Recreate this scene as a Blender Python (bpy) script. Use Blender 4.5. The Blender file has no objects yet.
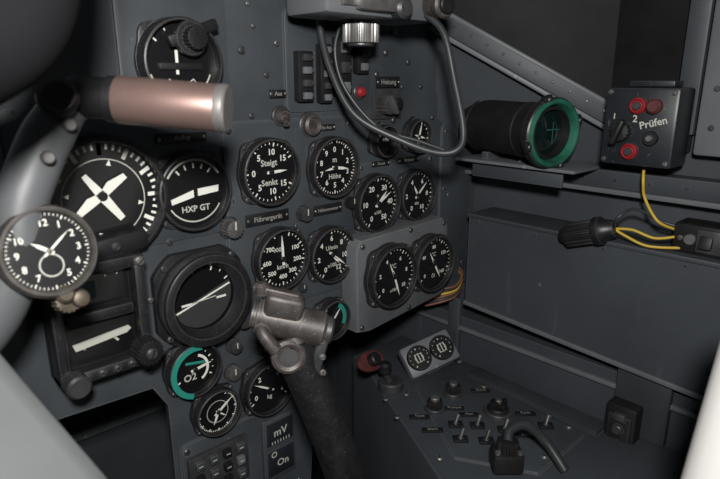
import bpy, bmesh, math, random
from mathutils import Vector, Matrix
random.seed(4)
rad=math.radians
T=Matrix.Translation
def R(a,ax): return Matrix.Rotation(rad(a),4,ax)
scene=bpy.context.scene
scene.view_settings.view_transform='Standard'

# ---------------- materials ----------------
def mat(name,col,rough=.5,metal=0.,noise=.0,scale=30,bump=0.,chips=0.,chipcol=(.35,.36,.36),coat=0.,spec=.5,scuff=0.,edge=0.):
    m=bpy.data.materials.new(name); m.use_nodes=True
    nt=m.node_tree; n=nt.nodes; l=nt.links
    p=n['Principled BSDF']
    p.inputs['Base Color'].default_value=(*col,1); p.inputs['Roughness'].default_value=rough
    p.inputs['Metallic'].default_value=metal; p.inputs['Coat Weight'].default_value=coat
    p.inputs['Specular IOR Level'].default_value=spec
    if noise or bump or chips:
        geo=n.new('ShaderNodeNewGeometry')
        src=geo.outputs['Position']
        n1=n.new('ShaderNodeTexNoise'); n1.inputs['Scale'].default_value=scale; n1.inputs['Detail'].default_value=6
        l.new(src,n1.inputs['Vector'])
        last=None
        if noise:
            cr=n.new('ShaderNodeValToRGB')
            cr.color_ramp.elements[0].position=.3; cr.color_ramp.elements[1].position=.7
            cr.color_ramp.elements[0].color=(*[c*(1-noise) for c in col],1)
            cr.color_ramp.elements[1].color=(*[min(1,c*(1+noise)) for c in col],1)
            l.new(n1.outputs['Fac'],cr.inputs['Fac']); last=cr.outputs['Color']
        def mixin(fac,cc,last):
            mx=n.new('ShaderNodeMix'); mx.data_type='RGBA'; l.new(fac,mx.inputs[0])
            if last: l.new(last,mx.inputs[6])
            else: mx.inputs[6].default_value=(*col,1)
            mx.inputs[7].default_value=(*cc,1); return mx.outputs[2]
        if chips:
            n2=n.new('ShaderNodeTexNoise'); n2.inputs['Scale'].default_value=scale*7; n2.inputs['Detail'].default_value=4
            l.new(src,n2.inputs['Vector'])
            c2=n.new('ShaderNodeValToRGB'); c2.color_ramp.elements[0].position=1-chips-.02; c2.color_ramp.elements[1].position=1-chips+.03
            l.new(n2.outputs['Fac'],c2.inputs['Fac']); last=mixin(c2.outputs['Color'],chipcol,last)
        if scuff:
            for sc,rot in(((420,60,8),(0,.5,.2)),((10,80,420),(.4,0,.1))):
                mp=n.new('ShaderNodeMapping'); mp.inputs['Scale'].default_value=sc; mp.inputs['Rotation'].default_value=rot; l.new(src,mp.inputs['Vector'])
                n3=n.new('ShaderNodeTexNoise'); n3.inputs['Scale'].default_value=1; n3.inputs['Detail'].default_value=3; l.new(mp.outputs[0],n3.inputs['Vector'])
                mr=n.new('ShaderNodeMapRange'); mr.inputs[1].default_value=.66; mr.inputs[2].default_value=.76; mr.inputs[4].default_value=scuff
                l.new(n3.outputs['Fac'],mr.inputs[0]); last=mixin(mr.outputs[0],chipcol,last)
        if edge:   # worn, chipped paint along real convex edges
            bv=n.new('ShaderNodeBevel'); bv.samples=4; bv.inputs['Radius'].default_value=.0025
            dt=n.new('ShaderNodeVectorMath'); dt.operation='DOT_PRODUCT'; l.new(bv.outputs[0],dt.inputs[0]); l.new(geo.outputs['Normal'],dt.inputs[1])
            mr=n.new('ShaderNodeMapRange'); mr.inputs[1].default_value=.99; mr.inputs[2].default_value=.90; mr.inputs[3].default_value=0; mr.inputs[4].default_value=edge
            l.new(dt.outputs['Value'],mr.inputs[0]); last=mixin(mr.outputs[0],chipcol,last)
        if last: l.new(last,p.inputs['Base Color'])
        if bump:
            b=n.new('ShaderNodeBump'); b.inputs['Strength'].default_value=bump; b.inputs['Distance'].default_value=.002
            l.new(n1.outputs['Fac'],b.inputs['Height']); l.new(b.outputs['Normal'],p.inputs['Normal'])
    return m
PAINT=mat('paint_panel',(.043,.050,.057),.50,0,.26,14,.12,.26,(.11,.115,.12),scuff=.3,edge=.7)
PAINT2=mat('paint_wall',(.040,.046,.054),.55,0,.20,7,.08,.22,(.11,.115,.12),scuff=.22,edge=.6)
PAINTD=mat('paint_dark',(.028,.032,.037),.6,0,.3,12,.1)
PAINTL=mat('paint_light_grey',(.115,.122,.13),.5,0,.2,12,.1,.30,(.22,.22,.22))
GREYP=mat('grey_subpanel',(.095,.10,.106),.52,0,.18,18,.08,.27,(.2,.2,.2),scuff=.4,edge=.6)
BLACK=mat('black_bakelite',(.010,.010,.011),.5,0,.3,60,.12,.27,(.06,.055,.05),spec=.35)
MBLACK=mat('matt_black',(.006,.006,.007),.9,spec=.1)
TUBEB=mat('tube_black',(.008,.008,.009),.65,0,.4,40,.15,.27,(.04,.04,.04),spec=.25)
BEZEL=mat('black_bezel',(.012,.012,.014),.42,0,.3,90,.12,.31,(.10,.095,.09),edge=.5)
DIAL=mat('dial_black',(.005,.005,.006),.35,coat=.3)
WHITE=mat('dial_white',(.68,.68,.62),.6)
DIM=mat('dial_cream',(.44,.44,.39),.6)
FAINT=mat('placard_lettering',(.22,.22,.20),.6)
STEEL=mat('worn_steel',(.26,.255,.25),.42,.8,.3,60,.15)
DARKST=mat('dark_steel',(.08,.08,.085),.45,.6,.3,60,.2)
BRONZE=mat('worn_gunmetal',(.060,.054,.052),.5,.4,.4,70,.25,.34,(.20,.17,.155),edge=.6)
COPPER=mat('copper_tube',(.27,.18,.158),.42,.7,.15,30,.05)
SILVER=mat('silver_cap',(.42,.40,.39),.4,.8)
LEATH=mat('black_leather',(.010,.010,.011),.5,0,.4,70,.9,.33,(.045,.045,.045))
RED=mat('red_paint',(.26,.015,.02),.45)
DRED=mat('dull_red',(.09,.022,.022),.55,0,.3,60,.1)
GREEN=mat('green_ring',(.010,.095,.058),.5,0,.4,60,.1,.38,(.05,.06,.05))
GREEND=mat('green_arc',(.02,.22,.17),.45)
TEAL=mat('teal_patch',(.02,.08,.08),.5)
YEL=mat('yellow_wire',(.50,.34,.035),.5)
BRN=mat('brown_wire',(.16,.07,.04),.5)
CABLE=mat('rubber_cable',(.028,.030,.032),.42,0,.2,40,.1)
WHT=mat('white_enamel',(.55,.54,.52),.7)
LGREY=mat('arm_grey',(.085,.09,.095),.5,0,.15,10,.05)
SGREY=mat('housing_grey',(.085,.09,.093),.65,0,.25,8,.05)
LENS=mat('dark_lens',(.004,.010,.009),.08,coat=1)
GLASS=mat('dark_glass',(.006,.006,.007),.55,0,.5,18,0,spec=.12)
BRASS=mat('aged_brass',(.11,.09,.066),.5,.5,.4,80,.15)
DKRING=mat('clock_ring',(.055,.05,.046),.5,.4,.4,90,.2)
FLOORM=mat('floor_dark',(.05,.06,.07),.6,0,.3,8,.1)
BOXP=mat('box_paint',(.013,.016,.020),.42,0,.2,30,.1,.30,(.07,.07,.07),edge=.5)
HORG=mat('horizon_ground',(.03,.031,.033),.5)

# ---------------- builder ----------------
class B:
    def __init__(s,name,M0=None):
        s.name=name; s.M0=M0.copy() if M0 else None; s.v=[]; s.f=[]; s.mi=[]; s.mats=[]
    def _m(s,m):
        if m not in s.mats: s.mats.append(m)
        return s.mats.index(m)
    def raw(s,vs,fs,M,m):
        o=len(s.v); k=s._m(m); flip=M.determinant()<0
        s.v+=[M@Vector(v) for v in vs]
        for f in fs:
            f=[i+o for i in f]
            s.f.append(f[::-1] if flip else f); s.mi.append(k)
    def bm(s,b,M,m):
        b.verts.ensure_lookup_table(); b.verts.index_update()
        s.raw([v.co.copy() for v in b.verts],[[v.index for v in f.verts] for f in b.faces],M,m); b.free()
    def box(s,sx,sy,sz,M,m,bev=0,seg=2):
        b=bmesh.new(); bmesh.ops.create_cube(b,size=1); bmesh.ops.scale(b,vec=(sx,sy,sz),verts=b.verts)
        if bev: bmesh.ops.bevel(b,geom=b.edges[:],offset=bev,segments=seg,affect='EDGES',profile=.5)
        s.bm(b,M,m)
    def wbox(s,a,c,m,bev=0):
        s.box(abs(c[0]-a[0]),abs(c[1]-a[1]),abs(c[2]-a[2]),T(((a[0]+c[0])/2,(a[1]+c[1])/2,(a[2]+c[2])/2)),m,bev)
    def prism(s,pts,h,M,m,bev=0):
        b=bmesh.new(); vs=[b.verts.new((x,y,0)) for x,y in pts]; f=b.faces.new(vs)
        b.normal_update()
        if f.normal.z>0: f.normal_flip()
        r=bmesh.ops.extrude_face_region(b,geom=[f]); top=[g for g in r['geom'] if isinstance(g,bmesh.types.BMVert)]
        bmesh.ops.translate(b,vec=(0,0,h),verts=top)
        bmesh.ops.recalc_face_normals(b,faces=b.faces)
        if bev: 
            e=[e for e in b.edges if all(abs(v.co.z-h)<1e-6 for v in e.verts)]
            bmesh.ops.bevel(b,geom=e,offset=bev,segments=2,affect='EDGES',profile=.5)
        s.bm(b,M,m)
    def lathe(s,prof,M,m,seg=48):
        vs=[];fs=[];rings=[]
        for r,z in prof:
            if r<1e-6: rings.append([len(vs)]); vs.append((0,0,z))
            else:
                rings.append(list(range(len(vs),len(vs)+seg)))
                vs+=[(r*math.cos(2*math.pi*i/seg),r*math.sin(2*math.pi*i/seg),z) for i in range(seg)]
        for a,c in zip(rings,rings[1:]):
            for i in range(seg):
                j=(i+1)%seg
                if len(a)==1 and len(c)==1: continue
                if len(a)==1: fs.append([a[0],c[j],c[i]])
                elif len(c)==1: fs.append([a[i],a[j],c[0]])
                else: fs.append([a[i],a[j],c[j],c[i]])
        s.raw(vs,fs,M,m)
    def cyl(s,r,h,M,m,bev=0,r2=None,seg=32):
        r2=r if r2 is None else r2
        s.lathe([(0,0),(r,0),(r2,h-bev),(max(r2-bev,1e-5),h),(0,h)],M,m,seg)
    def knob(s,r,h,M,m,n=20,d=.1):
        pts=[]
        for i in range(n*4):
            a=2*math.pi*i/(n*4); k=r*(1-(d if i%4 in(0,1) else 0)); pts.append((k*math.cos(a),k*math.sin(a)))
        s.prism(pts,h,M,m,bev=r*.06)
    def rect(s,w,h,M,m): s.raw([(-w/2,-h/2,0),(w/2,-h/2,0),(w/2,h/2,0),(-w/2,h/2,0)],[[0,1,2,3]],M,m)
    def arc(s,r0,r1,a0,a1,M,m,n=24):
        vs=[];fs=[]
        for i in range(n+1):
            a=rad(90-(a0+(a1-a0)*i/n))
            vs+=[(r0*math.cos(a),r0*math.sin(a),0),(r1*math.cos(a),r1*math.sin(a),0)]
            if i: fs.append([2*i-2,2*i,2*i+1,2*i-1])
        s.raw(vs,fs,M,m)
    def screw(s,r,M,m=None):
        m=m or DARKST
        s.lathe([(r,0),(r,r*.4),(r*.7,r*.7),(0,r*.75)],M,m,16)
        s.box(r*1.5,r*.25,r*.1,M@T((0,0,r*.75))@R(random.uniform(0,180),'Z'),BLACK)
    def tube(s,pts,r,m,seg=12,sub=8,cap=True):
        P=[Vector(p) for p in pts]; rs=r if isinstance(r,(list,tuple)) else [r]*len(P)
        out=[];ro=[]
        for i in range(len(P)-1):
            p0=P[max(i-1,0)];p1=P[i];p2=P[i+1];p3=P[min(i+2,len(P)-1)]
            for k in range(sub):
                t=k/sub
                out.append(.5*((2*p1)+(p2-p0)*t+(2*p0-5*p1+4*p2-p3)*t*t+(3*p1-p0-3*p2+p3)*t**3)); ro.append(rs[i]*(1-t)+rs[i+1]*t)
        out.append(P[-1]); ro.append(rs[-1])
        vs=[];fs=[]; up=Vector((.13,.27,.95)); prev=None
        for i,p in enumerate(out):
            d=(out[min(i+1,len(out)-1)]-out[max(i-1,0)]).normalized()
            if prev is None: x=d.cross(up).normalized()
            else: x=(prev-d*prev.dot(d)).normalized()
            prev=x; y=d.cross(x)
            for k in range(seg):
                a=2*math.pi*k/seg; vs.append(p+(x*math.cos(a)+y*math.sin(a))*ro[i])
            if i:
                for k in range(seg):
                    j=(k+1)%seg; o=i*seg
                    fs.append([o-seg+k,o-seg+j,o+j,o+k])
        if cap: fs.append(list(range(seg))[::-1]); fs.append([len(vs)-seg+k for k in range(seg)])
        s.raw(vs,fs,Matrix.Identity(4),m)
    def text(s,t,size,M,m):
        c=bpy.data.curves.new('t','FONT'); c.body=t; c.size=size; c.align_x='CENTER'; c.align_y='CENTER'; c.resolution_u=2; c.offset=size*.018
        o=bpy.data.objects.new('t',c); scene.collection.objects.link(o)
        dg=bpy.context.evaluated_depsgraph_get(); me=bpy.data.meshes.new_from_object(o.evaluated_get(dg))
        s.raw([v.co.copy() for v in me.vertices],[list(p.vertices) for p in me.polygons],M,m)
        bpy.data.objects.remove(o); bpy.data.meshes.remove(me); bpy.data.curves.remove(c)
    def done(s,parent=None):
        if s.M0 is None:
            mn=[min(v[i] for v in s.v) for i in range(3)]; mx=[max(v[i] for v in s.v) for i in range(3)]
            s.M0=T([(a+b)/2 for a,b in zip(mn,mx)])
        inv=s.M0.inverted(); me=bpy.data.meshes.new(s.name)
        me.from_pydata([inv@v for v in s.v],[],s.f)
        for m in s.mats: me.materials.append(m)
        me.polygons.foreach_set('material_index',s.mi); me.update()
        me.shade_smooth(); me.set_sharp_from_angle(angle=rad(32))
        o=bpy.data.objects.new(s.name,me); scene.collection.objects.link(o); o.matrix_world=s.M0
        return o
def Mp(x,z,y=0.): return T((x,y,z))@R(90,'X')
def Mw(y,z,x): return T((x,y,z))@Matrix(((0,0,-1,0),(-1,0,0,0),(0,1,0,0),(0,0,0,1)))
def Mt(x,y,z,a=-43): return T((x,y,z))@R(a,'Z')
def along(p,q):
    p=Vector(p);q=Vector(q); return T(p)@(q-p).to_track_quat('Z','Y').to_matrix().to_4x4(),(q-p).length
def facing(c,n):
    n=Vector(n).normalized(); yy=(Vector((0,0,1))-n*n.z).normalized(); xx=yy.cross(n)
    return T(c)@Matrix(((xx.x,yy.x,n.x,0),(xx.y,yy.y,n.y,0),(xx.z,yy.z,n.z,0),(0,0,0,1)))

# ---------------- room shell ----------------
b=B('floor'); b.wbox((-.27,-1.0,-.03),(.74,.32,0),FLOORM); b.done()
b=B('wall_front'); b.wbox((-.25,.28,0),(.74,.32,1.15),PAINT2)
for i in range(5): b.wbox((-.2+.18*i,.272,.02),(-.185+.18*i,.28,1.1),PAINTL,.002)
b.wbox((-.24,.270,.36),(.70,.28,.375),PAINTL,.002); b.done()
b=B('wall_left'); b.wbox((-.27,-1.0,0),(-.25,.28,1.0),PAINT2); b.done()
b=B('wall_back'); b.wbox((-.25,-1.0,0),(.72,-.98,1.0),PAINTD); b.done()
b=B('wall_right')
My=T((.72,0,0))@Matrix(((0,0,1,0),(1,0,0,0),(0,1,0,0),(0,0,0,1)))   # local x->y, y->z, z->x
b.prism([(-.98,0),(.28,0),(.28,.76),(0,.76),(-.185,.81),(-.272,.806),(-.98,.78)],.02,My,PAINT2)
b.prism([(-.275,.80),(-.275,1.18),(-.98,1.18),(-.98,.78)],.02,T((-.001,0,0))@My,PAINT2)
b.wbox((.675,-.98,0),(.72,.28,.50),PAINT2)
b.raw([(.722,-.19,.806),(.722,-.19,.74),(.715,.004,.74),(.622,.004,.80),(.612,.004,.925)],[[0,1,2,3,4]],Matrix.Identity(4),PAINT2)
b.done()
b=B('window_1')
b.raw([(.722,-.19,.806),(.617,-.001,.93),(.587,-.001,1.2),(.715,-.19,1.2)],[[0,1,2,3]],Matrix.Identity(4),GLASS)
b.raw([(.722,-.19,.806),(.715,-.19,1.2),(.72,-.277,1.2),(.726,-.277,.80)],[[0,1,2,3]],Matrix.Identity(4),GLASS)
b.done()
b=B('trim_1')
P0=Vector((.712,-.198,.808)); P1=Vector((.606,.0,.930))
M,L=along(P0,P1); b.box(.016,.026,L,M@T((0,0,L/2)),PAINT2,.003)
M2,L2=along(P0+Vector((-.008,0,-.016)),P1+Vector((-.008,0,-.016))); b.box(.007,.006,L2,M2@T((0,0,L2/2)),PAINTL,.0015)
M2,L2=along(P0+Vector((-.006,0,.012)),P1+Vector((-.006,0,.012))); b.box(.007,.005,L2,M2@T((0,0,L2/2)),PAINTL,.0015)
for i in range(11):
    p=P0.lerp(P1,.04+i/11); b.screw(.0018,facing(p+Vector((-.008,-.004,0)),(-.9,-.4,.1)),DARKST)
b.done()
b=B('trim_2')
b.box(.018,.022,.40,T((.709,-.284,.99)),PAINT2,.003)
b.box(.022,.05,.42,T((.700,-.325,.98)),PAINTL,.004)
for i in range(6): b.screw(.003,Mw(-.315,.80+.04*i,.689),DARKST)
b.done()
b=B('trim_3')
b.wbox((.693,-.9,.722),(.719,-.0,.744),PAINT2,.003)
b.wbox((.688,-.9,.716),(.719,0,.722),PAINTL,.001)
for i in range(14): b.screw(.0022,Mw(-.02-.04*i,.733,.693),DARKST)
b.done()

# ---------------- instrument panel ----------------
b=B('instrument_panel',T((.3,0,.7)))
MP=T((0,0.006,0))@R(90,'X')
b.prism([(-.24,1.14),(-.24,.57),(.20,.555),(.214,.53),(.214,.25),(.385,.25),(.405,.50),(.43,.545),(.719,.545),(.719,.80),(.62,.83),(.61,1.14)],.006,MP,PAINT)
def plate(pts,th=.003,m=PAINT): b.prism(pts,th,R(90,'X'),m,bev=.0012)
def rrect(x0,z0,x1,z1,r=.008,n=5):
    o=[]
    for cx,cz,a0 in((x1-r,z1-r,0),(x0+r,z1-r,90),(x0+r,z0+r,180),(x1-r,z0+r,270)):
        for i in range(n+1):
            a=rad(a0+90*i/n); o.append((cx+r*math.cos(a),cz+r*math.sin(a)))
    return o
plate(rrect(.293,.60,.468,.808)); plate(rrect(.474,.653,.615,.75)); plate(rrect(.105,.70,.288,.83))
plate(rrect(.20,.832,.305,.925)); plate(rrect(.222,.26,.378,.478)); plate(rrect(.632,.56,.70,.79)); plate(rrect(.372,.815,.495,.92))
for x,z in [(.205,.832),(.348,.854),(.32,.877),(.328,.814),(.30,.80),(.46,.80),(.46,.61),(.30,.61),(.286,.60),(.23,.70),(.206,.647),(.30,.83),
            (.362,.885),(.52,.88),(.56,.87),(.585,.84),(.60,.90),(.608,.66),(.608,.745),(.48,.745),(.48,.66),(.64,.78),(.64,.70),(.69,.58),(.69,.77),
            (.645,.60),(.228,.47),(.372,.47),(.228,.40),(.372,.36),(.31,.59),(.375,.57),(.27,.93),(.33,.92),(.20,.575),(.385,.60),(.22,.835),(.34,.93),(.115,.825),(.28,.825),
            (.535,.80),(.55,.84),(.505,.855),(.345,.79),(.46,.77),(.298,.66),(.30,.73),(.38,.69),(.335,.90),(.535,.905),(.61,.80),(.65,.69)]:
    b.screw(random.choice((.0032,.0038,.003,.0022)),Mp(x,z,-.002),random.choice((DARKST,STEEL,DARKST,DARKST)))
b.done()

# ---------------- gauges ----------------
def needle(b,M,a,l,w,m=WHITE,tail=.25):
    MM=M@R(-a,'Z'); b.prism([(-w/2,-l*tail),(w/2,-l*tail),(w*.5,l*.55),(0,l),(-w*.5,l*.55)],.0006,MM,m)
def ticks(b,M,r,a0,a1,n,maj,w=.0009,l1=.13,l2=.07,m=WHITE):
    for i in range(n+1):
        a=a0+(a1-a0)*i/n; big=i%maj==0; L=r*(l1 if big else l2)
        b.rect(w*(1.6 if big else 1),L,M@R(-a,'Z')@T((0,r-L/2,0)),m)
def label(b,M,t,a,r,s,m=WHITE):
    b.text(t,s,M@T((r*math.sin(rad(a)),r*math.cos(rad(a)),0)),m)
def housing(b,M,Rr,depth=.018,flange='four',bz=BEZEL,fm=BEZEL,dialr=.86,dialz=.011,dm=DIAL):
    n=96;pts=[]
    for i in range(n):
        a=2*math.pi*i/n
        if flange=='four': k=1+.13*max(0,math.cos(4*(a-rad(45))))**2
        elif flange=='three': k=1+.14*max(0,math.cos(3*(a-rad(90))))**3
        elif flange=='round': k=1
        else:
            c=max(abs(math.cos(a)),abs(math.sin(a))); k=min(1/c,1.16)*.99
        pts.append((Rr*.96*k*math.cos(a),Rr*.96*k*math.sin(a)))
    b.prism(pts,.007,M,fm,bev=.001)
    if flange in('four','sq'): an=[45,135,225,315]
    elif flange=='three': an=[90,210,330]
    else: an=[]
    for a in an:
        rr=Rr*(1.005 if flange=='four' else 1.03)
        b.screw(Rr*.07,M@T((rr*math.cos(rad(a)),rr*math.sin(rad(a)),.007)),DARKST)
    r1=Rr*.95; r0=Rr*dialr
    b.lathe([(r1,.0),(r1,depth-.003),(r1-.0010,depth-.0006),(r1-.002,depth),(r0+.0008,depth),(r0,depth-.002),(r0,dialz-.001)],M,bz,56)
    b.lathe([(r0+.001,dialz),(0,dialz)][::1],M,dm,56)
    return M@T((0,0,dialz+.0006)),r0
def gauge(name,x,z,Rr,tk=(-140,140,28,4),labs=(),need=(),texts=(),flange='four',y=0,M=None,dec=None,ls=.20,**kw):
    M=M or Mp(x,z,y); b=B(name,M); Md,r0=housing(b,M,Rr,flange=flange,**kw)
    if tk: ticks(b,Md,r0*.95,*tk)
    for t,a in labs: label(b,Md,t,a,r0*.64,r0*ls*1.4)
    for t,px,py,s in texts: b.text(t,r0*s,Md@T((r0*px,r0*py,0)),DIM)
    if dec: dec(b,Md,r0)
    for a,l,w in need: needle(b,Md@T((0,0,.0012)),a,r0*l,r0*w)
    if need: b.cyl(r0*.10,.003,Md,BLACK,.0005)
    return b.done()
gauge('vertical_speed_gauge',.342,.756,.0375,(120,420,30,5),[('0',270),('5',318),('10',5),('15',50),('5',222),('10',175),('15',130)],[(88,.62,.09)],[('Steigt',-.05,.30,.28),('Senkt',-.05,-.34,.28)])
gauge('altimeter',.430,.752,.037,(0,360,50,5),[(str(i),i*36) for i in range(10)],[(98,.62,.10),(262,.5,.07)],[('m',.0,.28,.28),('Höhe',0,-.32,.26)],ls=.19)
gauge('dual_tachometer',.500,.700,.039,(-150,150,30,5),[('0',-150),('10',-90),('20',-30),('30',30),('40',90),('50',150)],[(60,.75,.07),(45,.6,.09)],[('n',0,.3,.2),('x100',0,-.35,.18)])
gauge('manifold_pressure_gauge',.573,.701,.036,(-150,150,25,5),[('0',-150),('2',-90),('4',-30),('6',30),('8',90),('10',150)],[(48,.75,.07),(330,.5,.08)],[('ata',0,-.35,.22)])
gauge('airspeed_indicator',.353,.659,.037,(20,340,32,4),[('100',60),('200',100),('300',140),('400',180),('500',225),('600',265),('700',310)],[(358,.85,.09)],[('km/h',0,-.28,.24),('900',-.2,.35,.22)],ls=.16)
gauge('tachometer',.424,.649,.036,(-150,150,30,5),[('0',-150),('2',-100),('4',-50),('6',0),('8',50),('10',100),('12',150)],[(128,.8,.08),(140,.5,.1)],[('U/min',0,.28,.24),('x100',0,-.42,.22)])
def oxy2(b,M,r):
    b.arc(r*.86,r*1.08,195,375,M@T((0,0,.0078)),GREEND,30)
    b.arc(r*.50,r*.60,20,150,M,WHITE); b.rect(r*.8,r*.10,M@R(-10,'Z')@T((0,.25*r,0)),GREEND)
    b.text('O2',r*.4,M@T((-r*.2,-.3*r,0)),DIM); ticks(b,M,r*.8,-120,120,12,3)
gauge('oxygen_gauge',.240,.566,.031,None,(),[(80,.7,.10)],(),dec=oxy2)
gauge('panel_clock',.262,.508,.028,(0,360,60,5),(),[(55,.85,.10),(205,.6,.10),(130,.5,.06)],(),dec=lambda b,M,r:b.arc(r*.50,r*.53,0,360,M,DIM,36))
gauge('fuel_gauge',.328,.510,.034,(-120,120,24,4),[('0',-110),('2',-40),('4',40),('6',110)],[(-60,.8,.07)],[('kg',0,-.35,.25)])
gauge('hydraulic_gauge',.424,.566,.027,None,(),[(40,.7,.08)],(),dec=lambda b,M,r:(b.arc(r*.7,r*.95,30,120,M,GREEND),b.arc(r*.7,r*.95,200,330,M,DIM)))
gauge('brake_pressure_gauge',.573,.778,.023,(-140,140,14,2),(),[(15,.8,.12),(105,.6,.12),(-75,.5,.1)],[('kg',0,-.45,.3)],flange='three')
gauge('contact_indicator',.512,.776,.021,None,(),(),[('AFN',0,.1,.3)],flange='three',dec=lambda b,M,r:b.arc(r*.6,r*.75,-60,60,M,DIM))
def turn(b,M,r):
    M=M@T((0,0,.0006))
    b.prism([(-r*.72,-r*.10),(-r*.05,.10*r),(-r*.05,-.10*r),(-r*.70,-.24*r)],.001,M@T((0,-.05*r,0)),WHITE)
    b.prism([(r*.72,r*.16),(r*.08,.12*r),(r*.08,-.08*r),(r*.70,-.02*r)],.001,M@T((0,-.05*r,0)),WHITE)
    b.arc(r*.84,r*.90,-60,60,M,DIM); b.arc(r*.82,r*.86,120,240,M,DIM)
    b.text('HXP GT',r*.24,M@T((0,-.48*r,0)),DIM)
    for a in(-40,-20,0,20,40): b.rect(r*.05,r*.14,M@R(-a,'Z')@T((0,r*.72,.0001)),WHITE)
gauge('radio_approach_indicator',.255,.747,.040,None,(),(),(),dec=turn)
def incl(b,M,r):
    b.arc(r*.52,r*.72,140,220,M,DIM); b.arc(r*.55,r*.69,143,217,M@T((0,0,.0002)),DIAL)
    b.lathe([(r*.09,0),(r*.06,.0015),(0,.002)],M@T((r*.05,-.61*r,0)),STEEL,16)
    b.rect(r*.08,r*.6,M@T((-.1*r,.0,.0003)),WHITE); ticks(b,M,r*.9,-50,50,4,2); b.arc(r*.86,r*.9,110,250,M,DIM)
    b.box(r*1.2,r*.18,.004,M@T((0,-.10*r,0)),BLACK,.001)
gauge('turn_and_slip_indicator',.251,.864,.040,None,(),(),(),dec=incl,depth=.022)
b=B('caging_knob',Mp(.258,.886,-.022)); b.cyl(.015,.006,Mp(.257,.884,-.020),BEZEL,.001); b.knob(.010,.010,Mp(.257,.884,-.026),BLACK,18); b.box(.05,.010,.006,Mp(.260,.889,-.022)@R(20,'Z'),BLACK,.002); b.done()
def comp(b,M,r):
    ticks(b,M,r*.97,0,360,48,4,w=.0022,l1=.20,l2=.10); b.arc(r*.70,r*.72,0,360,M,DIM,48)
    MM=M@R(35,'Z')@T((0,0,.002)); s=r*.56
    b.prism([(-.10*s,-s*.8),(.10*s,-s*.8),(.15*s,s*.1),(.08*s,s),(-.08*s,s),(-.15*s,s*.1)],.001,MM,WHITE)
    b.prism([(-.95*s,.10*s),(-.95*s,.28*s),(-.4*s,.40*s),(0,.28*s),(.4*s,.40*s),(.95*s,.28*s),(.95*s,.10*s),(0,.06*s)],.001,MM,WHITE)
    b.cyl(.14*s,.003,MM@T((0,.18*s,.001)),BLACK,.0005)
    for a in range(0,360,90): b.prism([(-.002,.0),(.002,0),(0,.005)],.0006,M@R(-a-12,'Z')@T((0,r*.60,0)),WHITE)
gauge('repeater_compass',.173,.750,.057,None,(),(),(),dec=comp,dialz=.008,flange='round')
M=Mp(.256,.640); b=B('artificial_horizon',M)
Md,r0=housing(b,M,.050,depth=.028,flange='sq',dialr=.76,dialz=.008,dm=DIAL,fm=BLACK)
b.lathe([(.0475,.014),(.0485,.016),(.0485,.022),(.0475,.024)],M,DARKST,56)
b.lathe([(r0,.026),(r0*.90,.016),(r0*.86,.014)],M,BEZEL,56)
b.arc(0.0,r0*.86,90,270,Md@R(20,'Z'),HORG,30)
b.rect(r0*1.65,r0*.05,Md@R(18,'Z')@T((0,-.05*r0,.002)),WHITE)
b.rect(r0*.7,r0*.03,Md@R(4,'Z')@T((0,-.08*r0,.003)),DIM)
for s_ in(-1,1): b.rect(r0*.28,r0*.06,Md@T((s_*r0*.5,-.10*r0,.004)),WHITE)
ticks(b,Md@T((0,0,.003)),r0*.84,-60,60,6,2)
b.cyl(.009,.008,M@T((.046,-.040,.006)),DARKST,.002)
b.done()
y0=-.030
b=B('engine_gauge_subpanel',T((.5,-.015,.61)))
pts=[(.449,.546),(.447,.652),(.454,.664),(.606,.668),(.618,.657),(.622,.570),(.612,.556),(.47,.542)]
b.prism(pts,-y0-.003,T((0,-.003,0))@R(90,'X'),GREYP,bev=.003)
for x,z in((.455,.552),(.612,.566),(.608,.660),(.456,.656),(.541,.556),(.541,.662)): b.screw(.0035,Mp(x,z,y0),DARKST)
b.done()
gauge('exhaust_temperature_gauge',.499,.612,.043,(-130,130,26,4),[('0',-130),('2',-80),('4',-30),('6',30),('8',80),('10',130)],[(160,.78,.07),(335,.55,.05)],[('°C',0,.35,.22),('x100',0,-.5,.16)],y=y0,ls=.14)
gauge('oil_temperature_gauge',.576,.612,.041,(-130,130,26,4),[('0',-130),('40',-60),('80',0),('120',60),('160',130)],[(150,.7,.07),(330,.55,.05)],[('°C',0,.35,.22),('Öl',0,-.5,.2)],y=y0,ls=.14)

# --------- small panel fittings ---------
def pknob(name,x,z,r,h,m=DARKST,n=16):
    b=B(name,Mp(x,z)); b.cyl(r*1.25,.003,Mp(x,z),BEZEL); b.knob(r,h,Mp(x,z,-.003),m,n); b.rect(r*.2,r*.9,Mp(x,z,-.0035-h)@T((0,r*.4,0)),DIM); b.done()
pknob('adjustment_knob',.295,.703,.0095,.012,STEEL); pknob('adjustment_knob',.389,.703,.008,.010); pknob('adjustment_knob',.459,.706,.007,.010,BLACK)
pknob('adjustment_knob',.291,.572,.007,.008); pknob('adjustment_knob',.325,.557,.006,.008,BLACK); pknob('adjustment_knob',.288,.541,.008,.006,STEEL)
pknob('adjustment_knob',.462,.738,.005,.006); pknob('adjustment_knob',.384,.616,.005,.006)
M=Mp(.364,.812); b=B('toggle_switch',M); b.cyl(.011,.004,M,DARKST,.001); b.lathe([(.0075,.004),(.008,.007),(.006,.011),(0,.012)],M,BRONZE,20)
b.tube([M@Vector((0,0,.008)),M@Vector((-.004,-.007,.018))],[.0025,.0035],BRONZE,sub=2); b.done()
M=Mp(.402,.801); b=B('push_button',M); b.cyl(.014,.004,M,DARKST,.001); b.lathe([(.0115,.004),(.0115,.010),(.009,.012),(.007,.009),(0,.009)],M,BRONZE,24); b.done()
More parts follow.
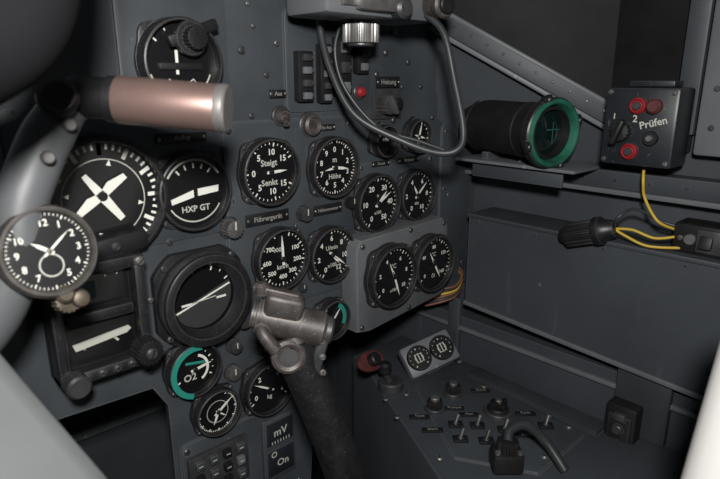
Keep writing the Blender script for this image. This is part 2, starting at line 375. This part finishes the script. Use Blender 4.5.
def strip(name,x,z,w,h,n,vertical=True):
    M=Mp(x,z); b=B(name,M); b.box(w,h,.012,M@T((0,0,.006)),BLACK,.0015)
    for i in range(n):
        o=(i-(n-1)/2)/n
        b.box(w*.5,h/n*.55,.006,M@T((0,h*o,.013)),DARKST if i%2 else PAINTL,.0008)
        b.screw(.002,M@T((w*.38,h*o,.012)),STEEL)
    b.done()
strip('switch_strip',.392,.852,.020,.052,4); strip('switch_strip',.420,.855,.016,.062,5); strip('switch_strip',.446,.862,.022,.064,3)
strip('switch_strip',.475,.878,.018,.045,3)
def plac(name,x,z,w,h,txt,sz=.006,y=-.003,m=BLACK):
    M=Mp(x,z,y); b=B(name,M); b.box(w,h,.002,M@T((0,0,.001)),m,.0006)
    for i,t in enumerate(txt): b.text(t,sz,M@T((0,(len(txt)-1)*sz*.6-i*sz*1.2,.0023)),FAINT)
    for s_ in(-1,1): b.screw(.0016,M@T((s_*w*.45,0,.002)),STEEL)
    b.done()
plac('label_plate',.341,.706,.055,.013,['Führergerät'],.0075); plac('label_plate',.425,.703,.042,.012,['Höhenmesser'],.0055)
plac('label_plate',.523,.846,.040,.013,['Heizung'],.008); plac('label_plate',.350,.609,.04,.008,['Fahrt'],.006)
plac('label_plate',.563,.748,.04,.008,['Bremse'],.006); plac('label_plate',.424,.797,.026,.007,['Ein Aus'],.005)
plac('label_plate',.25,.797,.05,.009,['Anflug'],.006); plac('label_plate',.512,.748,.03,.007,['Druck'],.005)
plac('label_plate',.36,.835,.02,.008,['Aus'],.006)
M=Mp(.475,.835); b=B('warning_lamp',M); b.cyl(.009,.006,M,DARKST,.001); b.lathe([(.006,.006),(.006,.009),(.004,.012),(0,.013)],M,RED,24); b.done()
M=Mp(.523,.820); b=B('heating_switch',M); b.box(.050,.036,.004,M@T((0,0,.002)),DARKST,.001); b.knob(.012,.014,M@T((-.008,0,.004)),DARKST,14); b.box(.005,.024,.01,M@T((-.008,0,.02))@R(30,'Z'),STEEL,.001); b.cyl(.007,.008,M@T((.014,0,.004)),BLACK,.001); b.done()
M=Mp(.262,.435,-.003); b=B('circuit_breaker_board',M); b.box(.072,.055,.006,M@T((0,0,.003)),DARKST,.001)
for i in range(4):
    for j in range(3):
        b.box(.009,.010,.006,M@T((-.025+.0165*i,-.016+.017*j,.008)),random.choice((BLACK,PAINTL,PAINT)),.001)
        b.rect(.005,.0014,M@T((-.025+.0165*i,-.016+.017*j,.0113)),DIM)
b.done()
b=B('circuit_breaker_board',Mp(.262,.375,-.003)); M=b.M0; b.box(.072,.05,.006,M@T((0,0,.003)),DARKST,.001)
for i in range(4): b.cyl(.006,.008,M@T((-.026+.017*i,.01,.006)),BLACK,.001); b.cyl(.005,.008,M@T((-.026+.017*i,-.012,.006)),STEEL,.001)
b.done()
M=Mp(.342,.425,-.003); b=B('selector_placard',M); b.box(.046,.082,.005,M@T((0,0,.0025)),PAINT2,.001); b.box(.038,.030,.002,M@T((0,.022,.0055)),BOXP,.0005); b.box(.038,.034,.002,M@T((0,-.018,.0055)),BOXP,.0005)
b.text('mV',.014,M@T((0,.022,.0068)),DIM); b.text('On',.013,M@T((.002,-.020,.0068)),DIM); b.arc(.0025,.004,0,360,M@T((-.010,-.006,.0068)),DIM)
for i in range(7): b.rect(.0012,.004,M@T((-.012+.004*i,.010,.0068)),DIM)
b.done()

# --------- left radio/landing device ---------
M=Mp(.152,.652,-.002); b=B('direction_finder_display',M)
w,h=.080,.104
b.box(w,h,.016,M@T((0,0,.008)),BLACK,.004)
for s_ in(-1,1):
    b.box(.010,h,.020,M@T((s_*(w/2-.005),0,.022)),BEZEL,.003); b.box(w,.011,.020,M@T((0,s_*(h/2-.0055),.022)),BEZEL,.003)
b.box(w*.7,.010,.016,M@T((0,.004,.020)),BEZEL,.002)
b.rect(.058,.036,M@T((0,.026,.0165)),DIAL); b.rect(.022,.016,M@T((-.010,.024,.017)),TEAL)
for i in range(5): b.rect(.0015,.008,M@T((-.020+.010*i,.038,.0172)),DIM)
b.rect(.058,.034,M@T((0,-.024,.0165)),DIAL)
b.prism([(-.024,.0),(.024,.005),(.026,.002),(.022,-.001),(-.022,-.006)],.002,M@T((0,-.020,.018)),DIM)
b.arc(.016,.018,-60,60,M@T((0,-.036,.0172)),DIM)
for i in range(6): b.screw(.0035,M@T((-.032+.0128*i,-.0465,.032)),DARKST)
for s_ in(-1,1): b.screw(.0045,M@T((s_*.035,.046,.032)),STEEL)
b.box(.085,.020,.022,M@T((.008,.058,.012))@R(6,'Z'),BLACK,.006)
for x in(-.02,.02): b.screw(.004,M@T((x,.06,.023)),DARKST)
b.cyl(.010,.016,M@T((-.030,-.046,.032)),DARKST,.002)
b.knob(.012,.018,M@T((.030,-.034,.032)),BLACK,18); b.screw(.0055,M@T((.030,-.034,.050)),DARKST)
b.done()

# --------- side equipment box ---------
b=B('side_equipment_box',T((.69,-.25,.6)))
Mx=T((.66,0,0))@Matrix(((0,0,1,0),(1,0,0,0),(0,1,0,0),(0,0,0,1)))
b.prism([(-.035,.666),(-.035,.534),(-.62,.50),(-.62,.66)],.059,Mx,PAINT2)
b.wbox((.656,-.62,.662),(.719,-.034,.667),PAINT2,.001)
M,L=along((.657,-.035,.533),(.657,-.62,.499)); b.box(.004,.006,L,M@T((0,0,L/2)),PAINTL,.001)
for i in range(6): b.screw(.0018,Mw(-.05-.09*i,.656,.66),DARKST)
b.done()
b=B('signal_lamp')
M,L=along((.664,-.035,.791),(.628,-.170,.789))
b.lathe([(0,0),(.029,0),(.0315,.003),(.0315,.02),(.033,.022),(.033,L-.016),(.036,L-.012),(.036,L)],M,TUBEB,48)
for k in(.015,.10): b.lathe([(.033,k),(.0340,k+.001),(.0340,k+.004),(.033,k+.005)],M,TUBEB,48)
b.lathe([(.036,L-.012),(.0405,L-.010),(.041,L-.006),(.041,L),(.039,L+.002)],M,BEZEL,56)
b.lathe([(.0395,L+.0015),(.0385,L+.004),(.036,L+.005),(.034,L+.004),(.0325,L+.001),(.030,L-.01)],M,GREEN,56)
b.lathe([(.0305,L-.012),(.030,L-.003),(.027,L-.002),(.026,L-.012)],M,BLACK,48)
b.lathe([(.028,L-.012),(.015,L-.007),(0,L-.005)],M,LENS,48)
for a in(20,110,200,290): 
    b.box(.009,.013,.008,M@R(a,'Z')@T((.0405,0,L-.001)),BLACK,.002); b.screw(.003,M@R(a,'Z')@T((.0405,0,L+.003)),DARKST)
b.rect(.0015,.026,M@T((0,0,L-.001)),TEAL); b.rect(.02,.0015,M@T((0,.004,L-.001)),TEAL)
b.done()
b=B('lamp_bracket')
b.wbox((.628,-.20,.744),(.719,-.03,.748),PAINTL,.001); b.wbox((.64,-.18,.724),(.644,-.05,.745),PAINT2,.001)
b.wbox((.64,-.165,.747),(.68,-.157,.756),PAINT2,.001); b.wbox((.645,-.07,.747),(.69,-.06,.757),PAINT2,.001)
for y in(-.06,-.115,-.17): b.screw(.003,Mt(.65,y,.748),DARKST)
b.done()
M=Mw(-.258,.800,.69)@Matrix.Diagonal((.86,.86,1,1)); b=B('test_switch_box',Mw(-.258,.800,.69))
b.box(.088,.096,.046,M@T((0,0,.023)),BOXP,.004)
Mf=M@T((0,0,.0462))
b.knob(.012,.010,Mf@T((-.018,-.006,0)),BLACK,14); b.box(.007,.032,.010,Mf@T((-.018,-.006,.013))@R(-20,'Z'),BLACK,.002)
for x,y in((-.002,.026),(-.006,-.030)): b.lathe([(.010,0),(.010,.004),(.008,.006),(.006,.004),(0,.005)],Mf@T((x,y,0)),RED,24); b.cyl(.005,.008,Mf@T((x,y,0)),DARKST,.001)
b.lathe([(.009,0),(.009,.006),(.006,.009),(0,.009)],Mf@T((.018,.026,0)),DRED,24)
b.cyl(.009,.005,Mf@T((.018,-.012,0)),BLACK,.001); b.cyl(.004,.009,Mf@T((.018,-.012,0)),STEEL,.001)
b.text('Prüfen',.0125,Mf@T((.018,.006,.0006))@R(16,'Z'),DIM); b.text('2',.012,Mf@T((-.004,.010,.0006)),DIM); b.text('1',.010,Mf@T((-.03,.012,.0006)),DIM)
for sx in(-1,1):
    for sy in(-1,1): b.screw(.003,Mf@T((sx*.038,sy*.042,0)),STEEL)
b.wbox((.688,-.29,.77),(.719,-.22,.82),PAINT2,.002); b.wbox((.664,-.282,.842),(.69,-.236,.848),BOXP,.001)
b.done()
b=B('cable_plug')
M,L=along((.648,-.182,.664),(.652,-.242,.684))
b.lathe([(0,0),(.008,0),(.011,.006),(.014,.010)],M,BLACK,24); b.knob(.015,.034,M@T((0,0,.008)),BLACK,16,.14)
b.lathe([(.016,.042),(.017,.044),(.017,.050),(.013,.054),(.010,.066),(0,.067)],M,BEZEL,28)
b.done()
b=B('yellow_wires')
q=M@Vector((0,0,.064))
b.tube([q,(.655,-.262,.686),(.66,-.285,.680),(.672,-.305,.684)],.0016,YEL); b.tube([q,(.652,-.255,.679),(.655,-.28,.671),(.670,-.31,.672)],.0016,YEL)
b.tube([(.665,-.262,.752),(.66,-.265,.740),(.665,-.267,.722),(.66,-.285,.70),(.675,-.30,.690)],.0016,YEL)
b.tube([q,(.64,-.25,.700),(.655,-.262,.710),(.67,-.285,.698),(.675,-.30,.694)],.0016,CABLE)
b.done()
b=B('rocker_switch_box'); b.wbox((.668,-.375,.668),(.705,-.300,.700),BLACK,.003)
b.wbox((.664,-.365,.672),(.668,-.325,.697),DARKST,.001); b.box(.006,.012,.014,T((.662,-.335,.684))@R(15,'Y'),BLACK,.001); b.screw(.003,Mw(-.308,.684,.668),STEEL); b.cyl(.006,.004,Mw(-.318,.684,.668),STEEL,.001)
b.text('Ein',.006,Mw(-.352,.690,.6635),WHITE)
b.done()

# --------- right console ---------
b=B('side_console',T((.58,-.15,.2)))
b.prism([(.56,.10),(.535,.037),(.431,-.18),(.40,-.30),(.40,-.60),(.673,-.60),(.673,.10)],.43,Matrix.Identity(4),PAINT2,bev=.003)
b.prism([(.560,-.03),(.470,-.17),(.515,-.25),(.62,-.25),(.63,-.05)],.004,T((0,0,.429)),PAINT,bev=.001)
b.prism([(.640,-.06),(.632,-.26),(.66,-.26),(.665,-.06)],.006,T((0,0,.429)),PAINTD,bev=.001)
for x,y in((.53,-.04),(.455,-.16),(.625,-.2),(.625,-.1),(.66,-.03),(.62,-.23),(.48,-.07),(.545,-.24),(.50,-.03)): b.screw(.004,Mt(x,y,.4325),STEEL)
b.done()
Mb=facing((.604,-.018,.462),(-.42,-.62,.62))@R(20,'Z')
b=B('twin_pressure_gauges',Mb)
b.box(.082,.048,.022,Mb@T((0,0,-.010)),PAINTL,.005); b.box(.070,.034,.022,Mb@T((0,-.006,-.022))@R(18,'X'),GREYP,.003)
for sx in(-1,1):
    Mg=Mb@T((sx*.019,0,.0)); b.lathe([(.0185,0),(.0185,.005),(.0175,.007),(.016,.007),(.0155,.003)],Mg,BLACK,36); b.lathe([(.0158,.003),(0,.003)],Mg,DIAL,36)
    ticks(b,Mg@T((0,0,.0035)),.0145,-140,140,10,5); b.arc(.006,.0068,0,360,Mg@T((0,0,.0035)),DIM)
    for dx in(-.005,0,.005): b.rect(.0016,.013,Mg@T((dx,0,.0036)),DIM)
b.done()
def cknob(name,x,y,r,h,top=BRASS,body=BLACK,n=16):
    M=Mt(x,y,.433); b=B(name,M); b.cyl(r*1.3,.004,M,DARKST,.001); b.knob(r,h,M@T((0,0,.004)),body,n); b.cyl(r*.6,.004,M@T((0,0,.004+h)),top,.001); b.done()
cknob('console_knob',.530,-.090,.010,.010,STEEL); cknob('console_knob',.578,-.082,.010,.010,STEEL)
M=Mt(.585,-.150,.433); b=B('rotary_selector',M); b.cyl(.019,.004,M,DARKST,.001); b.cyl(.014,.008,M,BLACK,.002); b.box(.028,.007,.008,M@T((0,0,.012))@R(30,'Z'),BLACK,.002); b.box(.007,.024,.006,M@T((0,0,.011))@R(30,'Z'),BLACK,.002); b.cyl(.004,.018,M,STEEL,.001); b.done()
def ctog(x,y):
    M=Mt(x,y,.433); b=B('console_toggle_switch',M); b.box(.018,.012,.004,M@T((0,0,.002)),BLACK,.001); b.cyl(.0035,.005,M,DARKST,.001)
    b.tube([M@Vector((0,0,.004)),M@Vector((.004,.004,.014))],[.0016,.0028],STEEL,sub=2); b.done()
for x,y in((.520,-.132),(.538,-.152),(.50,-.155),(.556,-.18),(.52,-.178),(.60,-.21)): ctog(x,y)
for x,y,t in((.548,-.108,'Pumpe'),(.605,-.178,'Funk'),(.49,-.12,'Start'),(.61,-.105,'Zünd'),(.50,-.09,'Tank'),(.565,-.205,'Licht'),(.55,-.13,'Aus')):
    M=Mt(x,y,.434); b=B('console_label',M); b.box(.026,.008,.002,M@T((0,0,.001)),BLACK,.0005); b.text(t,.0065,M@T((0,0,.0023)),FAINT); b.done()
b=B('electrical_connector')
M=Mt(.494,-.222,.434); b.box(.034,.026,.024,M@T((0,0,.012)),BLACK,.004); b.knob(.012,.012,M@T((0,0,.024)),BLACK,12,.15)
for s_ in(-1,1): b.cyl(.003,.003,M@T((s_*.012,-.008,.024)),STEEL)
b.tube([M@Vector((0,0,.034)),(.504,-.218,.476),(.522,-.226,.478),(.535,-.245,.460),(.535,-.27,.437)],.0055,CABLE)
b.done()
b=B('fuel_cock_lever'); b.cyl(.018,.012,T((.530,-.01,.431)),DARKST,.002); b.tube([(.530,-.01,.44),(.520,-.005,.458),(.51,.0,.470)],.005,DARKST)
M=T((.497,-.002,.480))@R(50,'X')@R(10,'Y'); b.prism([(.026*math.cos(rad(a)),.014*math.sin(rad(a))) for a in range(0,360,12)],.004,M,DRED,bev=.001); b.cyl(.009,.012,M@T((0,0,.003)),BLACK,.002)
b.cyl(.009,.014,T((.516,-.012,.462)),BLACK,.003); b.done()
b=B('circuit_breaker_box'); b.wbox((.645,-.298,.392),(.675,-.262,.474),BLACK,.003)
Mf=Mw(-.280,.433,.645)
b.box(.026,.058,.004,Mf@T((0,0,.001)),BEZEL,.001); b.cyl(.006,.006,Mf@T((0,.012,.002)),DARKST,.001); b.cyl(.003,.007,Mf@T((0,-.006,.002)),RED,.001); b.box(.014,.010,.008,Mf@T((0,.028,.002)),DARKST,.002); b.rect(.016,.0025,Mf@T((0,-.018,.0035)),DIM)
for s_ in(-1,1): b.screw(.0025,Mf@T((s_*.008,-.025,.003)),STEEL)
b.done()
b=B('trim_4'); b.wbox((.664,-.325,.43),(.675,-.262,.53),PAINTD,.002); b.wbox((.668,-.6,.480),(.675,.1,.486),PAINTL,.001); b.wbox((.666,-.02,.43),(.675,-.0,.53),PAINT,.001)
b.done()
b=B('wire_bundle')
for i,(m_) in enumerate((BRN,CABLE,BRN,YEL,CABLE,BRN)):
    o=i*.004; b.tube([(.690,.012,.565+o*.5),(.680,-.012,.556+o*.6),(.660,-.018,.538+o*.8),(.640,-.008,.530+o),(.625,.012,.522+o)],.0018,m_)
b.done()

# --------- gunsight mount & cables ---------
b=B('gunsight_mount')
b.wbox((.355,-.09,.907),(.505,-.028,.985),PAINTL,.005); b.wbox((.39,-.10,.925),(.45,-.02,.912),STEEL,.001)
b.wbox((.36,-.03,.935),(.52,-.001,1.02),PAINTL,.004); b.wbox((.372,-.094,.915),(.40,-.088,.94),STEEL,.001)
for x in(.365,.41,.46,.49): b.screw(.004,Mp(x,.925,-.09),STEEL)
Mk=T((.430,-.055,.909))@R(180,'X'); b.cyl(.008,.01,Mk,DARKST); b.knob(.019,.018,Mk@T((0,0,.006)),STEEL,26,.07); b.cyl(.014,.004,Mk@T((0,0,.023)),DARKST,.001)
M,L=along((.50,-.07,.925),(.492,-.115,.922)); b.cyl(.013,L,M,BRONZE,.002); b.cyl(.009,.004,M@T((0,0,L)),BLACK,.001)
M,L=along((.45,-.06,.918),(.445,-.105,.916)); b.cyl(.010,L,M,DARKST,.003)
b.wbox((.30,-.05,.945),(.36,-.001,.985),DARKST,.004)
b.done()
b=B('gunsight_cable')
b.tube([(.402,-.03,.92),(.404,-.021,.903),(.404,-.037,.859),(.414,-.063,.814),(.443,-.100,.789),(.470,-.128,.776),(.486,-.143,.780),(.494,-.142,.80),(.497,-.125,.85),(.496,-.11,.895),(.49,-.09,.915)],.0037,CABLE,sub=10)
b.tube([(.43,-.03,.915),(.425,-.02,.88),(.43,-.03,.84),(.45,-.06,.80),(.475,-.10,.785),(.49,-.13,.775)],.0022,CABLE,sub=10)
b.done()

# --------- control stick ---------
b=B('control_stick')
b.tube([(.274,-.130,.632),(.283,-.136,.600),(.296,-.145,.555),(.310,-.155,.50),(.324,-.162,.43),(.345,-.165,.34),(.37,-.165,.2),(.38,-.165,.0)],[.015,.0180,.0185,.019,.0185,.018,.018,.018],LEATH,seg=24,sub=8)
D=T((.002,0,-.014))
M,L=along((.252,-.112,.666),(.298,-.150,.650)); M=D@M
b.cyl(.016,L,M,BRONZE,.004); b.cyl(.012,.006,M@T((0,0,-.005)),BRONZE,.002); b.cyl(.013,.006,M@T((0,0,L-.001)),DARKST,.002)
b.box(.034,.022,.022,D@T((.268,-.130,.676))@R(-38,'Z')@R(14,'Y'),BRONZE,.005,3)
b.box(.040,.010,.005,D@T((.262,-.128,.690))@R(-42,'Z')@R(14,'Y'),BRONZE,.002)
b.cyl(.006,.010,D@T((.252,-.120,.688)),BRONZE,.002)
Mr=D@T((.262,-.142,.634))@R(-30,'Z')@R(80,'X'); 
vs=[(.0115*math.cos(2*math.pi*i/20),.0115*math.sin(2*math.pi*i/20),0) for i in range(21)]
b.tube([Mr@Vector(v) for v in vs],.0038,BRONZE,sub=2,seg=8); b.cyl(.009,.004,Mr@T((0,0,-.002)),DARKST,.001)
b.tube([D@Vector(v) for v in((.250,-.118,.664),(.246,-.130,.655),(.252,-.138,.642))],.006,BRONZE,sub=4)
M,L=along((.274,-.130,.650),(.283,-.135,.610)); M=D@M; b.lathe([(.015,0),(.018,.006),(.017,.012),(.019,.02),(.018,L)],M,LEATH,28)
b.box(.010,.018,.046,D@T((.291,-.148,.630))@R(-43,'Z')@R(15,'Y'),DARKST,.003)
for z in(.645,.63,.615): b.screw(.003,D@facing((.288,-.156,z),(-.5,-.8,.1)),STEEL)
b.done()

# --------- left foreground: lamp arm with clock ---------
b=B('cockpit_lamp')
A=Vector((.130,-.102,.839)); E=Vector((.201,-.171,.831))
M,L=along(A,E)
b.lathe([(0,-.004),(.012,-.004),(.0135,0),(.0135,.022),(.015,.023),(.015,.029),(.0135,.030)],M,BLACK,40)
b.lathe([(.0145,.028),(.0155,.030),(.0155,L-.006),(.0152,L-.005)],M,COPPER,48)
b.lathe([(.0152,L-.006),(.0158,L-.004),(.0158,L),(.0145,L+.0015),(0,L+.0015)],M,SILVER,48)
b.tube([(.138,-.108,.838),(.125,-.100,.832),(.112,-.098,.815),(.100,-.10,.795),(.088,-.103,.770),(.080,-.105,.735),(.05,-.10,.69),(-.02,-.09,.65),(-.24,-.08,.62)],[.010,.014,.016,.016,.016,.016,.018,.018,.018],LGREY,seg=20)
b.cyl(.012,.012,facing((.115,-.116,.838),(-.2,-1,.2)),BEZEL,.003)
for p in((.12,-.115,.822),(.104,-.118,.803)): b.cyl(.004,.005,T(p)@R(90,'X'),STEEL,.001)
b.done()
M=facing((.096,-.121,.744),Vector((-.259,-1.067,.293)).normalized()+Vector((.25,0,0)))@T((0,0,-.006))
b=B('cockpit_clock',M)
b.lathe([(0,-.016),(.026,-.016),(.029,-.012),(.030,0),(.030,.008),(.028,.011),(.026,.011),(.0245,.007)],M,DKRING,48)
b.lathe([(.0275,.011),(.0283,.0118),(.0270,.0118),(.0255,.008)],M,DKRING,48)
b.lathe([(.0258,.007),(0,.007)],M,DIAL,48)
Md=M@T((0,0,.0076)); ticks(b,Md,.0245,0,360,60,5,w=.0005,l1=.10,l2=.06)
for t,a in(('12',0),('1',30),('2',60),('3',90),('4',120),('5',150),('7',210),('8',240),('9',270),('10',300),('11',330)): label(b,Md,t,a,.0182,.0062)
b.arc(.0040,.0075,0,360,Md@T((0,-.009,0)),DIM); b.arc(0,.0066,0,360,Md@T((0,-.009,.0001)),DIAL)
needle(b,Md@T((0,0,.001)),305,.012,.0024); needle(b,Md@T((0,0,.0014)),50,.018,.0014); b.cyl(.0018,.002,Md,BRASS)
b.knob(.008,.012,M@T((.006,-.034,-.008)),BRASS,16); b.cyl(.006,.02,M@T((.004,-.029,-.010)),BRASS,.002)
b.lathe([(0,0),(.005,.001),(.0065,.005),(.005,.010),(0,.012)],M@T((.013,-.034,-.002)),BRASS,20)
b.done()
b=B('canopy_frame_tube'); b.tube([(.12,-.20,1.08),(.095,-.215,.95),(.082,-.222,.90),(.070,-.222,.872),(.045,-.213,.856),(0,-.21,.835),(-.08,-.20,.80),(-.24,-.20,.76)],[.02,.02,.021,.022,.024,.026,.026,.026],MBLACK,seg=20); b.done()
b=B('throttle_quadrant_housing')
bb=bmesh.new()
V=[(-.245,-.185,.735),(.050,-.185,.728),(.086,-.247,.651),(.13,-.36,.45),(-.245,-.36,.45),(-.245,-.247,.655)]
lo=[(-.245,-.185,0.001),(.050,-.185,0.001),(.086,-.247,0.001),(.13,-.36,0.001),(-.245,-.36,0.001),(-.245,-.247,0.001)]
vt=[bb.verts.new(v) for v in V]; vl=[bb.verts.new(v) for v in lo]
bb.faces.new([vt[0],vt[5],vt[2],vt[1]]); bb.faces.new([vt[5],vt[4],vt[3],vt[2]])
for i,j in((0,1),(1,2),(2,3),(3,4),(4,5),(5,0)): bb.faces.new([vt[i],vt[j],vl[j],vl[i]])
bb.faces.new(vl[::-1]); bmesh.ops.recalc_face_normals(bb,faces=bb.faces)
bmesh.ops.bevel(bb,geom=[e for e in bb.edges if min(v.co.z for v in e.verts)>.3],offset=.014,segments=4,affect='EDGES',profile=.5)
b.bm(bb,Matrix.Identity(4),SGREY); b.done()
b=B('pilot_seat')
b.box(.05,.30,.50,T((.318,-.575,.49))@R(22,'Y'),WHT,.02,4)
b.wbox((.02,-.95,.26),(.22,-.62,.32),LGREY,.02); b.wbox((.02,-.97,.30),(.26,-.91,.80),LGREY,.02); b.wbox((.04,-.9,0),(.08,-.66,.27),DARKST,.004); b.wbox((.18,-.9,0),(.24,-.66,.27),DARKST,.004)
b.done()
b=B('rudder_pedal'); b.box(.09,.016,.13,T((.10,.14,.38))@R(-20,'X'),PAINT2,.006)
for i in range(4): b.box(.08,.006,.006,T((.10,.128+.008*i*.9,.345+.025*i)),PAINTL,.002)
b.tube([(.10,.15,.36),(.10,.18,.18),(.10,.20,0)],.012,DARKST); b.done()

# ---------------- lights, camera ----------------
w=bpy.data.worlds.new('w'); scene.world=w; w.use_nodes=True
w.node_tree.nodes['Background'].inputs[0].default_value=(.6,.63,.68,1); w.node_tree.nodes['Background'].inputs[1].default_value=.06
def area(name,loc,tgt,size,pw,col=(1,1,1)):
    l=bpy.data.lights.new(name,'AREA'); l.shape='DISK'; l.size=size; l.energy=pw; l.color=col
    o=bpy.data.objects.new(name,l); scene.collection.objects.link(o); o.location=loc
    o.rotation_euler=(Vector(tgt)-Vector(loc)).to_track_quat('-Z','Y').to_euler()
area('camera_flash',(-.03,-.56,.97),(.42,0,.76),.06,6.4,(1,.98,.95))
cam=bpy.data.cameras.new('camera'); co=bpy.data.objects.new('camera',cam); scene.collection.objects.link(co)
co.location=(0,-.515,.85); co.rotation_euler=(rad(90-15.5),0,rad(-43)); cam.lens=29; cam.sensor_width=36; cam.clip_start=.01
cam.dof.use_dof=True; cam.dof.focus_distance=.72; cam.dof.aperture_fstop=9
scene.camera=co
